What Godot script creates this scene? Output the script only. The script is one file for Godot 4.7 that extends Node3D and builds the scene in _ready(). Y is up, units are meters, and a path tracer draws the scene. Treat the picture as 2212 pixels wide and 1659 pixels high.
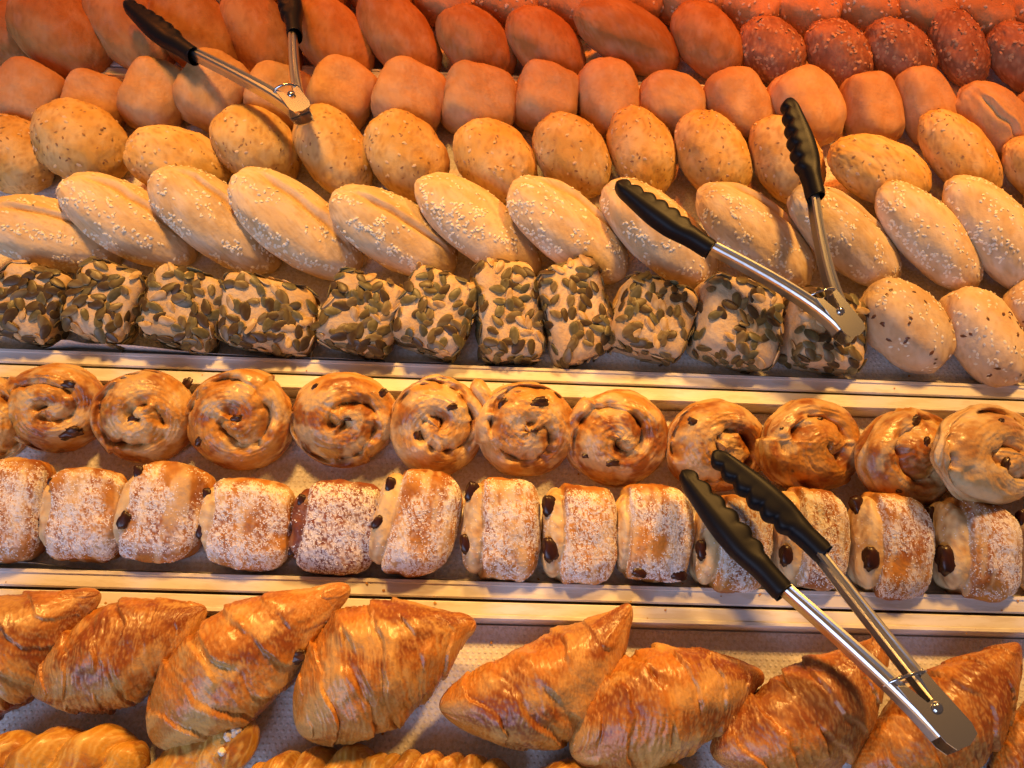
extends Node3D

# ---------------------------------------------------------------- camera maths
const FOV := 53.0
const CAM_H := 0.58
var focal := 829.5 / tan(deg_to_rad(FOV * 0.5))      # photo measured on a 2212 x 1659 grid
var cam_pos := Vector3(0, CAM_H, 0)
var cam_basis := Basis()                             # camera axes in the world
var fwd := Vector3.FORWARD
var rng := RandomNumberGenerator.new()
var noise := FastNoiseLite.new()
var cells := FastNoiseLite.new()
var M := {}
var seed_meshes := []
var taken := {}

func setup_camera() -> void:
	var x := Vector3(1, -0.0358, -0.030).normalized()   # tray direction seen from the camera
	var n := Vector3(0.043, 0.454, 0.891).normalized()  # tray normal seen from the camera
	n = (n - x * n.dot(x)).normalized()
	var z := x.cross(n)
	cam_basis = Basis(x, n, z).transposed()
	fwd = -cam_basis.z
	var c := Camera3D.new()
	c.name = "camera"
	c.fov = FOV
	c.near = 0.02
	c.far = 30.0
	c.transform = Transform3D(cam_basis, cam_pos)
	add_child(c)
	c.current = true

func ray(px: float, py: float) -> Vector3:
	return cam_basis * Vector3((px - 1106.0) / focal, -(py - 829.5) / focal, -1.0)

func at(px: float, py: float, h: float) -> Vector3:
	var r := ray(px, py)
	return cam_pos + r * ((h - CAM_H) / r.y)

func to_px(p: Vector3) -> Vector2:
	var q := cam_basis.transposed() * (p - cam_pos)
	return Vector2(1106.0 - q.x / q.z * focal, 829.5 + q.y / q.z * focal)

# ---------------------------------------------------------------- helpers
func numbered(called: String) -> String:
	if not taken.has(called):
		taken[called] = 0
		return called
	taken[called] += 1
	return "%s_%03d" % [called, taken[called]]

func tag(o: Node, label := "", category := "", group := "", kind := "") -> void:
	if label != "": o.set_meta("label", label)
	if category != "": o.set_meta("category", category)
	if group != "": o.set_meta("group", group)
	if kind != "": o.set_meta("kind", kind)

func thing(called: String, label: String, category: String, tr: Transform3D, group := "") -> Node3D:
	var o := Node3D.new()
	o.name = numbered(called)
	o.transform = tr
	add_child(o)
	tag(o, label, category, group)
	return o

func part(called: String, mesh: Mesh, m: Material, parent: Node, tr := Transform3D.IDENTITY) -> MeshInstance3D:
	var o := MeshInstance3D.new()
	o.name = called
	o.mesh = mesh
	o.material_override = m
	o.transform = tr
	parent.add_child(o, true)
	return o

func grid_mesh(v: PackedVector3Array, c: PackedColorArray, nu: int, nv: int) -> ArrayMesh:
	# nv+1 rows of nu points, wrapped round; smooth normals
	var idx := PackedInt32Array()
	idx.resize(nv * nu * 6)
	var nr := PackedVector3Array()
	nr.resize(v.size())
	var k := 0
	for i in nv:
		for j in nu:
			var a := i * nu + j
			var b := i * nu + (j + 1) % nu
			var d := a + nu
			var e := b + nu
			var f1 := (v[b] - v[a]).cross(v[d] - v[a])
			var f2 := (v[e] - v[b]).cross(v[d] - v[b])
			nr[a] += f1
			nr[b] += f1 + f2
			nr[d] += f1 + f2
			nr[e] += f2
			idx[k] = a; idx[k + 1] = d; idx[k + 2] = b
			idx[k + 3] = b; idx[k + 4] = d; idx[k + 5] = e
			k += 6
	# the two poles share one normal each
	for row in [0, nv]:
		var s := Vector3.ZERO
		for j in nu: s += nr[row * nu + j]
		for j in nu: nr[row * nu + j] = s
	for i in nr.size(): nr[i] = nr[i].normalized()
	var arr := []
	arr.resize(Mesh.ARRAY_MAX)
	arr[Mesh.ARRAY_VERTEX] = v
	arr[Mesh.ARRAY_NORMAL] = nr
	arr[Mesh.ARRAY_COLOR] = c
	arr[Mesh.ARRAY_INDEX] = idx
	var m := ArrayMesh.new()
	m.add_surface_from_arrays(Mesh.PRIMITIVE_TRIANGLES, arr)
	return m

func nz(p: Vector3, s: float) -> float:
	return noise.get_noise_3d(p.x * s, p.y * s, p.z * s)

func mixc(a: Color, b: Color, t: float) -> Color:
	return a.lerp(b, clampf(t, 0.0, 1.0))

func sm(a: float, b: float, x: float) -> float:
	return smoothstep(a, b, x)

# ---------------------------------------------------------------- materials
func crust_normal(freq: float, strength: float, seed_: int) -> ImageTexture:
	var f := FastNoiseLite.new()
	f.seed = seed_
	f.frequency = freq
	f.fractal_octaves = 4
	var im := f.get_seamless_image(256, 256)
	im.convert(Image.FORMAT_RGBA8)
	im.bump_map_to_normal_map(strength)
	im.generate_mipmaps()
	return ImageTexture.create_from_image(im)

func crust(rough: float, coat: float, ntex: Texture2D, nscale: float, tile: float, sss := 0.0) -> StandardMaterial3D:
	var m := StandardMaterial3D.new()
	m.vertex_color_use_as_albedo = true
	m.roughness = rough
	m.metallic_specular = 0.45
	if coat > 0.0:
		m.clearcoat_enabled = true
		m.clearcoat = coat
		m.clearcoat_roughness = 0.22
	m.normal_enabled = true
	m.normal_texture = ntex
	m.normal_scale = nscale
	m.uv1_triplanar = true
	m.uv1_scale = Vector3.ONE * tile
	if sss > 0.0:
		m.subsurf_scatter_enabled = true
		m.subsurf_scatter_strength = sss
	return m

func flat_mat(c: Color, rough: float, metal := 0.0) -> StandardMaterial3D:
	var m := StandardMaterial3D.new()
	m.albedo_color = c.linear_to_srgb()
	m.roughness = rough
	m.metallic = metal
	return m

func make_materials() -> void:
	var fine := crust_normal(0.035, 6.0, 11)
	var mid := crust_normal(0.018, 8.0, 12)
	M.soft = crust(0.78, 0.0, fine, 0.36, 26.0)
	M.soft.metallic_specular = 0.25
	M.plain = crust(0.62, 0.0, fine, 0.32, 20.0)
	M.plain.metallic_specular = 0.35
	M.rough = crust(0.75, 0.0, fine, 0.6, 30.0)
	M.glazed = crust(0.46, 0.28, fine, 0.6, 24.0)
	M.puff = crust(0.5, 0.12, fine, 0.5, 24.0)
	M.croissant = crust(0.42, 0.28, fine, 0.5, 26.0)
	M.seed = crust(0.42, 0.0, fine, 0.2, 60.0)
	M.sesame = flat_mat(Color(0.82, 0.73, 0.54), 0.45)
	M.oat = flat_mat(Color(0.66, 0.50, 0.28), 0.7)
	M.flake = flat_mat(Color(0.50, 0.31, 0.15), 0.8)
	M.plate = flat_mat(Color(0.52, 0.51, 0.49), 0.24, 1.0)
	M.linseed = flat_mat(Color(0.13, 0.05, 0.02), 0.35)
	M.bran = flat_mat(Color(0.30, 0.16, 0.06), 0.7)
	M.crumb = flat_mat(Color(0.50, 0.25, 0.06), 0.7)
	M.nib = flat_mat(Color(0.8, 0.74, 0.64), 0.5)
	M.sugar = flat_mat(Color(0.88, 0.84, 0.80), 0.7)
	M.choc = crust(0.36, 0.2, mid, 0.4, 40.0)
	M.steel = flat_mat(Color(0.66, 0.64, 0.60), 0.3, 1.0)
	M.wire = flat_mat(Color(0.7, 0.69, 0.68), 0.12, 1.0)
	M.silicone = flat_mat(Color(0.006, 0.006, 0.008), 0.45)
	M.silicone.metallic_specular = 0.3
	M.tray = flat_mat(Color(0.80, 0.78, 0.75), 0.42)
	M.tray.albedo_texture = wear(21, 0.012, 0.95)
	M.tray.normal_enabled = true
	M.tray.normal_texture = mid
	M.tray.normal_scale = 0.06
	M.tray.uv1_triplanar = true
	M.tray.uv1_scale = Vector3(3, 14, 14)
	M.paper = flat_mat(Color(0.78, 0.77, 0.77), 0.8)
	M.paper.albedo_texture = wear(22, 0.02, 0.93)
	M.paper.normal_enabled = true
	M.paper.normal_texture = dots_normal()
	M.paper.normal_scale = 0.7
	M.paper.uv1_triplanar = true
	M.paper.uv1_scale = Vector3.ONE * 24.0
	M.shelf = flat_mat(Color(0.16, 0.09, 0.05), 0.6)

func wear(seed_: int, freq: float, low: float) -> ImageTexture:
	# stains and rubbed patches: fine and coarse noise multiplied
	var f := FastNoiseLite.new()
	f.seed = seed_
	f.frequency = freq
	f.fractal_octaves = 5
	f.fractal_gain = 0.65
	var im := f.get_seamless_image(512, 512)
	im.convert(Image.FORMAT_RGBA8)
	for y in 512:
		for x in 512:
			var t := sm(0.25, 0.6, im.get_pixel(x, y).r)
			im.set_pixel(x, y, Color(lerpf(low, 1.0, t), lerpf(low * 0.98, 1.0, t), lerpf(low * 0.94, 1.0, t)))
	im.generate_mipmaps()
	return ImageTexture.create_from_image(im)

func crumbs() -> void:
	# flakes of crust fallen on the paper and the rims
	var st := SurfaceTool.new()
	st.begin(Mesh.PRIMITIVE_TRIANGLES)
	for k in 150:
		var p := at(rng.randf_range(-30, 2240), rng.randf_range(760, 1400) if k % 3 else rng.randf_range(1240, 1659), 0.0025)
		var on_rim := false
		for g in [at(1106, 824, 0.016).z, at(1106, 1298, 0.016).z]:
			if absf(p.z - g) < 0.0155: on_rim = true
		if on_rim: p.y = 0.0166
		var s := rng.randf_range(0.0005, 0.0015)
		var r := []
		for j in 5:
			var an := j * TAU / 5 + rng.randf() * 0.8
			r.append(p + Vector3(cos(an), 0, sin(an)) * s * rng.randf_range(0.5, 1.2))
		var t := p + Vector3(rng.randf_range(-0.3, 0.3) * s, s * 0.5, rng.randf_range(-0.3, 0.3) * s)
		for j in 5:
			st.add_vertex(r[j]); st.add_vertex(r[(j + 1) % 5]); st.add_vertex(t)
	st.generate_normals()
	var o := part("crumbs", st.commit(), M.crumb, self)
	tag(o, "tiny golden crust crumbs scattered on the white trays and paper", "crumbs", "", "stuff")

func dots_normal() -> ImageTexture:
	# embossed paper: a lattice of small round bumps
	var im := Image.create(256, 256, false, Image.FORMAT_RGBA8)
	for y in 256:
		for x in 256:
			var u := fmod(x / 25.6 + 0.5 * (int(y / 25.6) % 2), 1.0) - 0.5
			var w := fmod(y / 25.6, 1.0) - 0.5
			var h := sm(0.32, 0.1, sqrt(u * u + w * w))
			im.set_pixel(x, y, Color(h, h, h))
	im.bump_map_to_normal_map(3.0)
	im.generate_mipmaps()
	return ImageTexture.create_from_image(im)

# ---------------------------------------------------------------- placing a bread
# cx, cy: middle of its outline in the photograph; a, b: half length and half width of the outline; ang: turn of the
# long axis (down to the right is positive); crown: the way its top points. It rests on the tray, which gives its distance.
func place(cx: float, cy: float, a: float, b: float, ang: float, crown: Vector3, k: float, low := 0.8, lift := 0.0) -> Dictionary:
	var nn := crown.normalized()
	var h := 0.03
	var e := cam_basis.x * cos(deg_to_rad(ang)) - cam_basis.y * sin(deg_to_rad(ang))
	var e2 := -cam_basis.x * sin(deg_to_rad(ang)) - cam_basis.y * cos(deg_to_rad(ang))
	var out := {}
	for it in 5:
		var p := at(cx, cy, h)
		var v := (p - cam_pos).normalized()
		var depth := (p - cam_pos).dot(fwd)
		var t := -e.dot(nn) / v.dot(nn)
		var l := (e + v * t).normalized()
		var w := l.cross(nn).normalized()
		var ah := a / focal * depth
		var bh := b / focal * depth
		var sl := shown(l, v).dot(e)
		var swe := shown(w, v).dot(e)
		var sne := shown(nn, v).dot(e)
		var sw2 := shown(w, v).dot(e2)
		var sn2 := shown(nn, v).dot(e2)
		var bb := bh / sqrt(sw2 * sw2 + k * k * sn2 * sn2)
		var aa2 := (ah * ah - bb * bb * (swe * swe + k * k * sne * sne)) / (sl * sl)
		var aa := sqrt(maxf(aa2, 0.36 * ah * ah))
		var cc := k * bb
		h = sqrt(pow(aa * l.y, 2) + pow(bb * w.y, 2) + pow(cc * low * nn.y, 2)) + lift
		out = {"tr": Transform3D(Basis(l, nn, w), p), "A": aa, "B": bb, "C": cc, "low": low}
	return out

func shown(u: Vector3, v: Vector3) -> Vector3:
	return u - v * (u.dot(fwd) / v.dot(fwd))

# ---------------------------------------------------------------- buns and rolls
# P: A, B, C half sizes, low (flattened underside), n (2 = egg, 4 = box), lump, off (noise offset), slash
func bun_point(P: Dictionary, d: Vector3) -> Vector3:
	var n: float = P.n
	var r := 1.0
	if n > 2.01:
		r = pow(pow(absf(d.x), n) + pow(absf(d.y), n) + pow(absf(d.z), n), -1.0 / n)
	var off: Vector3 = P.off
	var q := d + off
	r *= 1.0 + P.lump * (nz(q, 130.0) + 0.45 * nz(q, 320.0)) + P.get("pore", 0.0) * nz(q, 900.0)
	if P.has("slash"):
		var th: float = atan2(d.z, d.y) - P.slash - 0.12 * nz(q, 150.0)
		var along := sm(0.78, 0.45, absf(d.x))
		if absf(th) < 0.5:
			r -= along * 0.17 * exp(-pow(th / 0.075, 2))
			r += along * 0.07 * exp(-pow((th + 0.17) / 0.09, 2))
	var s := d * r
	if P.has("taper"): s.z *= 1.0 + P.taper * s.x
	if P.has("taper"): s.y *= 1.0 + 0.5 * P.taper * s.x
	if P.has("skew"): s.x += P.skew * s.z
	if s.y < 0.0: s.y *= P.low
	return Vector3(s.x * P.A, s.y * P.C, s.z * P.B)

func bun_color(P: Dictionary, d: Vector3) -> Color:
	var off: Vector3 = P.off
	var q := d + off
	var t := 0.5 + 0.8 * nz(q, 110.0) + 0.5 * nz(q, 300.0) + 0.28 * nz(q, 900.0)
	var c := mixc(P.c1, P.c2, t)
	if P.has("bran"):
		var s := nz(q + Vector3(7, 3, 1), 780.0) + 0.35 * nz(q, 1900.0)
		c = mixc(c, P.cb, sm(0.30, 0.5, s) * P.bran)
	if P.has("flour"):
		c = mixc(c, Color(0.72, 0.6, 0.44), sm(0.1, 0.6, nz(q + Vector3(2, 9, 4), 200.0) + 0.5 * nz(q, 1400.0)) * P.flour)
	if P.has("slash"):
		var th: float = atan2(d.z, d.y) - P.slash - 0.12 * nz(q, 150.0)
		var along := sm(0.78, 0.5, absf(d.x))
		c = mixc(c, Color(0.70, 0.47, 0.22), along * exp(-pow(th / 0.12, 2)) * (0.7 + 0.6 * nz(q, 1200.0)))
	return c

func bun_mesh(P: Dictionary, nu: int, nv: int) -> ArrayMesh:
	var v := PackedVector3Array()
	var c := PackedColorArray()
	v.resize(nu * (nv + 1))
	c.resize(nu * (nv + 1))
	for i in nv + 1:
		var ph := PI * i / nv
		for j in nu:
			var th := TAU * j / nu
			var d := Vector3(cos(ph), sin(ph) * cos(th), sin(ph) * sin(th))
			v[i * nu + j] = bun_point(P, d)
			c[i * nu + j] = bun_color(P, d)
	return grid_mesh(v, c, nu, nv)

func surface_frame(P: Dictionary, d: Vector3) -> Transform3D:
	var a := d.cross(Vector3(0.31, 0.17, 0.93)).normalized()
	var b := d.cross(a).normalized()
	var p := bun_point(P, d)
	var pa := bun_point(P, (d + a * 0.03).normalized())
	var pb := bun_point(P, (d + b * 0.03).normalized())
	var n := (pa - p).cross(pb - p).normalized()
	if n.dot(p) < 0.0: n = -n
	var x := (pa - p).normalized()
	return Transform3D(Basis(x, n, x.cross(n)), p)

# small grains joined into one part
func grains(P: Dictionary, count: int, size: Vector3, up_min: float, patch: float, zbias := 0.0) -> ArrayMesh:
	var st := SurfaceTool.new()
	st.begin(Mesh.PRIMITIVE_TRIANGLES)
	var made := 0
	var tries := 0
	while made < count and tries < count * 14:
		tries += 1
		var d := Vector3(rng.randfn(), rng.randfn(), rng.randfn()).normalized()
		if d.y < up_min or absf(d.x) > 0.93: continue
		if zbias != 0.0 and rng.randf() < (0.5 - zbias * d.z): continue
		if patch > 0.0 and nz(d + P.off + Vector3(5, 5, 5), 170.0) < patch * rng.randf_range(-0.3, 0.5): continue
		if P.has("slash") and absf(atan2(d.z, d.y) - P.slash) < 0.17 and absf(d.x) < 0.75: continue
		var f := surface_frame(P, d)
		var turn := rng.randf() * TAU
		var bs := f.basis * Basis(Vector3.UP, turn) * Basis(Vector3.RIGHT, rng.randf_range(-0.35, 0.35))
		var s := size * rng.randf_range(0.8, 1.2)
		var ps := []
		for w in [Vector3(1, 0, 0), Vector3(0.1, 0, 1), Vector3(-0.8, 0, 0.55), Vector3(-0.8, 0, -0.55), Vector3(0.1, 0, -1), Vector3(-0.1, 1, 0)]:
			ps.append(f.origin + bs * (w * s + Vector3(0, s.y * 0.15, 0)))
		for j in 5:
			st.set_smooth_group(0)
			st.add_vertex(ps[j]); st.add_vertex(ps[(j + 1) % 5]); st.add_vertex(ps[5])
		made += 1
	st.generate_normals()
	return st.commit()

func lens_mesh(c1: Color, c2: Color, sharp: float, nu: int, nv: int, off: Vector3) -> ArrayMesh:
	var v := PackedVector3Array()
	var c := PackedColorArray()
	for i in nv + 1:
		var ph := PI * i / nv
		for j in nu:
			var th := TAU * j / nu
			var rad := pow(sin(ph), 1.0) * (1.0 + sharp * cos(ph) * -0.5)
			var p := Vector3(cos(ph) * (1.0 + sharp * 0.15 * cos(ph)), rad * cos(th), rad * sin(th))
			var rim := 0.85 + 0.15 * absf(cos(th))
			p.y *= 1.0 + 0.15 * nz(p + off, 200.0)
			v.append(p)
			c.append(mixc(mixc(c1, c2, 0.5 + 1.2 * nz(p + off, 160.0)), c1 * 1.7, 0.7 if rim < 0.87 else 0.0))
	return grid_mesh(v, c, nu, nv)

func make_seeds() -> void:
	var pal := [[Color(0.17, 0.15, 0.075), Color(0.10, 0.085, 0.035)], [Color(0.135, 0.10, 0.035), Color(0.08, 0.05, 0.018)], [Color(0.09, 0.06, 0.024), Color(0.06, 0.035, 0.015)], [Color(0.20, 0.155, 0.07), Color(0.13, 0.085, 0.032)], [Color(0.58, 0.42, 0.22), Color(0.42, 0.26, 0.10)]]
	for i in pal.size():
		seed_meshes.append(lens_mesh(pal[i][0], pal[i][1], 0.35, 12, 8, Vector3(i * 3.1, 1, 2)))

var SPEC := {
	"sesame": {"c1": Color(0.67, 0.52, 0.32), "c2": Color(0.58, 0.41, 0.21), "lump": 0.03, "n": 2.15, "flour": 0.5, "bran": 0.3, "cb": Color(0.36, 0.19, 0.07), "pore": 0.006},
	"oat": {"c1": Color(0.64, 0.46, 0.20), "c2": Color(0.57, 0.34, 0.09), "lump": 0.04, "n": 2.1, "bran": 0.45, "cb": Color(0.33, 0.16, 0.05), "pore": 0.014},
	"plain": {"c1": Color(0.56, 0.34, 0.15), "c2": Color(0.50, 0.27, 0.10), "lump": 0.04, "n": 3.6, "bran": 0.25, "cb": Color(0.40, 0.19, 0.06), "pore": 0.005, "flour": 0.12},
	"oval": {"c1": Color(0.48, 0.25, 0.085), "c2": Color(0.40, 0.17, 0.045), "lump": 0.035, "n": 2.15, "flour": 0.1, "bran": 0.4, "cb": Color(0.3, 0.13, 0.04), "pore": 0.010},
	"brown": {"c1": Color(0.36, 0.17, 0.08), "c2": Color(0.24, 0.10, 0.04), "bran": 0.6, "cb": Color(0.48, 0.29, 0.14), "lump": 0.05, "n": 2.2, "pore": 0.03},
	"topped": {"c1": Color(0.56, 0.30, 0.11), "c2": Color(0.48, 0.22, 0.06), "lump": 0.05, "n": 2.9, "pore": 0.02},
	"pumpkin": {"c1": Color(0.64, 0.48, 0.29), "c2": Color(0.56, 0.37, 0.17), "lump": 0.022, "n": 6.0, "bran": 0.3, "cb": Color(0.36, 0.19, 0.08), "pore": 0.012},
	"white": {"c1": Color(0.66, 0.50, 0.32), "c2": Color(0.60, 0.40, 0.21), "lump": 0.035, "n": 2.5, "bran": 0.3, "cb": Color(0.40, 0.23, 0.1), "pore": 0.008},
}

func bun(kind: String, called: String, label: String, category: String, group: String, s: Array, crown: Vector3, k: float, extra := {}) -> Dictionary:
	var P := place(s[0], s[1], s[2], s[3], s[4], crown, k, extra.get("low", 0.8), extra.get("lift", 0.0))
	for key in SPEC[kind]: P[key] = SPEC[kind][key]
	for key in extra: P[key] = extra[key]
	P.off = Vector3(s[0] * 0.37, s[1] * 0.23, s[2] * 0.71)
	var tone := rng.randf_range(-0.07, 0.07)
	P.c1 = P.c1 * (1.0 + tone)
	P.c2 = P.c2 * (1.0 + tone * 1.5)
	var o := thing(called, label, category, P.tr, group)
	var mk := "soft"
	if kind == "plain": mk = "plain"
	if kind in ["brown", "topped", "pumpkin"]: mk = "rough"
	part("crust", bun_mesh(P, 120 if P.has("slash") else 64, 48), M[mk], o)
	P.node = o
	return P

# point of the bread that the photograph shows at a pixel (search over its surface)
func dir_at_px(P: Dictionary, px: float, py: float) -> Vector3:
	var best := 1e9
	var out := Vector3.UP
	var tr: Transform3D = P.tr
	for i in 40:
		for j in 72:
			var ph := PI * (i + 0.5) / 40
			var th := TAU * j / 72
			var d := Vector3(cos(ph), sin(ph) * cos(th), sin(ph) * sin(th))
			var w := tr * bun_point(P, d)
			var q := (to_px(w) - Vector2(px, py)).length() + (w - cam_pos).dot(fwd) * 600.0
			if q < best:
				best = q
				out = d
	return out

const ORD := ["", "next to", "second from", "third from", "fourth from", "fifth from", "sixth from", "seventh from", "eighth from", "ninth from", "tenth from", "eleventh from"]

# ---------------------------------------------------------------- rows of bread
func row_sesame() -> void:
	var S := [[110, 508, 168, 76, 14], [280, 480, 168, 76, 31], [468, 478, 168, 78, 38], [640, 487, 168, 82, 38], [853, 505, 156, 76, 30], [1035, 492, 162, 72, 38], [1228, 500, 158, 78, 38], [1424, 508, 155, 77, 41], [1630, 513, 155, 77, 38], [1822, 515, 150, 74, 40], [2003, 515, 150, 77, 45], [2150, 512, 160, 84, 50], [2330, 520, 160, 82, 48]]
	var slash := {0: -0.1, 1: -0.2, 2: -0.15, 3: -0.1, 4: 0.1, 6: -0.3, 8: -0.4, 9: -0.35}
	for i in S.size():
		var lab := ""
		if i == 7: lab = "pale sesame roll lying under the slanting black tong tip"
		elif i == 8: lab = "pale sesame roll between the two open arms of the tongs"
		elif i == 9: lab = "pale sesame roll crossed by the steep steel arm of the tongs"
		elif i > 9: lab = "sesame roll %s the roll crossed by the steep tong arm, behind the linseed rolls" % ORD[i - 9]
		elif i <= 4: lab = "pale sesame roll with a split crust, %s the roll under the black tong tip" % ORD[7 - i]
		else: lab = "pale sesame roll with dense seeds, %s the roll under the black tong tip" % ORD[7 - i]
		var ex := {"low": 0.7}
		if slash.has(i): ex.slash = slash[i]
		var P := bun("sesame", "sesame_roll", lab, "bread roll", "sesame rolls in one row", S[i], Vector3(0.42, 0.86, -0.05), 0.72, ex)
		var g := part("sesame_seeds", grains(P, 270, Vector3(0.0018, 0.0009, 0.0011), -0.15, 0.55, 0.35), M.sesame, P.node)
		tag(g, "", "", "", "stuff")

func row_oat() -> void:
	var S := [[28, 335, 98, 84, 62], [178, 312, 116, 88, 45], [385, 352, 118, 74, 15], [555, 318, 108, 78, 40], [720, 327, 112, 72, 60], [878, 337, 108, 80, 58], [1070, 348, 102, 78, 45], [1235, 337, 102, 76, 55], [1385, 327, 100, 70, 72], [1537, 337, 104, 76, 65], [1697, 347, 104, 76, 65], [1900, 372, 118, 74, 20], [2070, 338, 116, 72, 50], [2245, 372, 95, 70, 40]]
	for i in S.size():
		var lab := ""
		if i == 10: lab = "golden oat roll behind the upright black tong head"
		elif i == 11: lab = "golden oat roll lying crosswise beside the upright black tong head"
		elif i > 11: lab = "golden oat roll %s the crosswise roll by the tong head, away from the tongs" % ORD[i - 11]
		elif i == 2: lab = "golden oat roll lying flat and crosswise below the plain buns"
		elif i < 2: lab = "golden oat roll %s the flat crosswise roll, away from all tongs" % ORD[2 - i]
		else: lab = "golden oat roll %s the one behind the upright black tong head" % ORD[10 - i]
		var P := bun("oat", "oat_roll", lab, "bread roll", "oat rolls in one row", S[i], Vector3(0.35, 0.88, 0.05), 0.8)
		tag(part("oat_flakes", grains(P, 26, Vector3(0.0023, 0.0008, 0.0013), -0.1, 0.0), M.oat, P.node), "", "", "", "stuff")
		tag(part("bran_flakes", grains(P, 60, Vector3(0.0018, 0.0005, 0.0009), -0.2, 0.0), M.bran, P.node), "", "", "", "stuff")

func row_plain() -> void:
	var S := [[66, 214, 82, 72, 24], [207, 224, 72, 60, 14], [338, 214, 72, 74, 24], [462, 202, 76, 78, 28], [604, 214, 74, 66, 22], [738, 208, 72, 70, 26], [884, 216, 78, 72, 22], [1034, 224, 80, 74, 20], [1177, 217, 68, 72, 22], [1312, 216, 84, 66, 76], [1448, 230, 72, 68, 18], [1590, 230, 80, 68, 66], [1738, 237, 88, 74, 62], [1880, 240, 82, 64, 74], [1998, 232, 88, 62, 64], [2142, 262, 96, 72, 45], [2270, 260, 85, 70, 50]]
	for i in S.size():
		var lab := ""
		if i == 4: lab = "plain smooth bun under the hinge of the tongs at the back"
		elif i == 3: lab = "plain smooth bun crossed by the steel arm of the back tongs"
		elif i < 3: lab = "plain bun %s the bun crossed by the steel arm, away from the hinge" % ORD[3 - i]
		elif i == 12: lab = "plain smooth bun behind the upright black tong head"
		elif i > 12: lab = "plain bun %s the bun behind the upright black head, beyond the tongs" % ORD[i - 12]
		elif i >= 8: lab = "plain bun %s the bun behind the upright black head, between both tongs" % ORD[12 - i]
		else: lab = "plain bun %s the bun under the back tong hinge, between both tongs" % ORD[i - 4]
		var ex := {}
		if i == 15:
			ex.slash = 0.55
			ex.n = 2.3
		elif i >= 9:
			ex.n = 2.9
		bun("plain", "plain_bun", lab, "bread roll", "plain buns in one row", S[i], Vector3(0.25, 0.9, 0.25), 0.85, ex)

func row_back() -> void:
	var S := [[-8, 62, 110, 82, 50], [135, 76, 132, 86, 45], [285, 66, 126, 74, 52], [427, 72, 126, 78, 50], [566, 78, 120, 70, 60], [718, 86, 112, 70, 55], [862, 80, 120, 68, 55], [1028, 98, 100, 68, 45], [1178, 102, 104, 68, 45], [1355, 83, 124, 70, 28], [1525, 90, 94, 70, 55]]
	for i in S.size():
		var lab := ""
		if i == 10: lab = "tan oval roll next to the dark seeded rolls"
		elif i == 9: lab = "long tan oval roll lying almost crosswise, second from the dark seeded rolls"
		elif i >= 5: lab = "tan oval roll %s the dark seeded rolls" % ORD[11 - i]
		elif i == 4: lab = "tan oval roll right beside the thin upright arm of the back tongs"
		elif i == 2: lab = "tan oval roll behind the slanting black head of the back tongs"
		elif i == 3: lab = "tan oval roll between the two black heads of the back tongs"
		else: lab = "tan oval roll %s the roll behind the slanting black head, away from the hinge" % ORD[2 - i]
		bun("oval", "oval_roll", lab, "bread roll", "oval rolls in one row", S[i], Vector3(0.38, 0.87, 0.0), 0.8)
	S = [[1665, 113, 80, 68, 45], [1808, 120, 82, 68, 45], [1942, 116, 86, 66, 42], [2068, 105, 88, 62, 65], [2207, 130, 90, 70, 45]]
	for i in S.size():
		var lab := "dark brown seeded roll %s the tan oval rolls" % ORD[i + 1]
		var P := bun("brown", "brown_seeded_roll", lab, "bread roll", "dark seeded rolls", S[i], Vector3(0.3, 0.9, 0.1), 0.85)
		tag(part("grain_topping", grains(P, 130, Vector3(0.0024, 0.0012, 0.0016), -0.1, 0.25, 0.0), M.flake, P.node), "", "", "", "stuff")
	S = [[90, -30, 75, 66, 20], [245, -28, 75, 66, 20], [390, -26, 75, 66, 25], [545, -25, 75, 66, 25], [690, -22, 75, 66, 20], [830, -20, 75, 66, 20], [968, 2, 72, 62, 20], [1095, 6, 76, 66, 20], [1225, 6, 76, 66, 20], [1358, 0, 76, 66, 20], [1490, 2, 76, 66, 20], [1612, 12, 72, 66, 30], [1742, 18, 72, 66, 20], [1868, 18, 72, 66, 20], [1992, 24, 72, 66, 20], [2112, 30, 72, 66, 20], [2232, 36, 72, 66, 20]]
	for i in S.size():
		var P := bun("topped", "topped_bun", ("last-row seeded bun behind the tan ovals, %s the dark seeded rolls' stretch" % ORD[11 - i] if i < 11 else "last-row seeded bun behind the dark rolls, %s the tan ovals' stretch" % ORD[i - 10]), "bread roll", "seeded buns behind the tan ovals" if i < 11 else "seeded buns behind the dark rolls", S[i], Vector3(0.1, 0.95, 0.2), 0.85)
		tag(part("grain_topping", grains(P, 70, Vector3(0.0024, 0.0014, 0.0015), -0.1, 0.3, 0.0), M.oat, P.node), "", "", "", "stuff")

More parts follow.
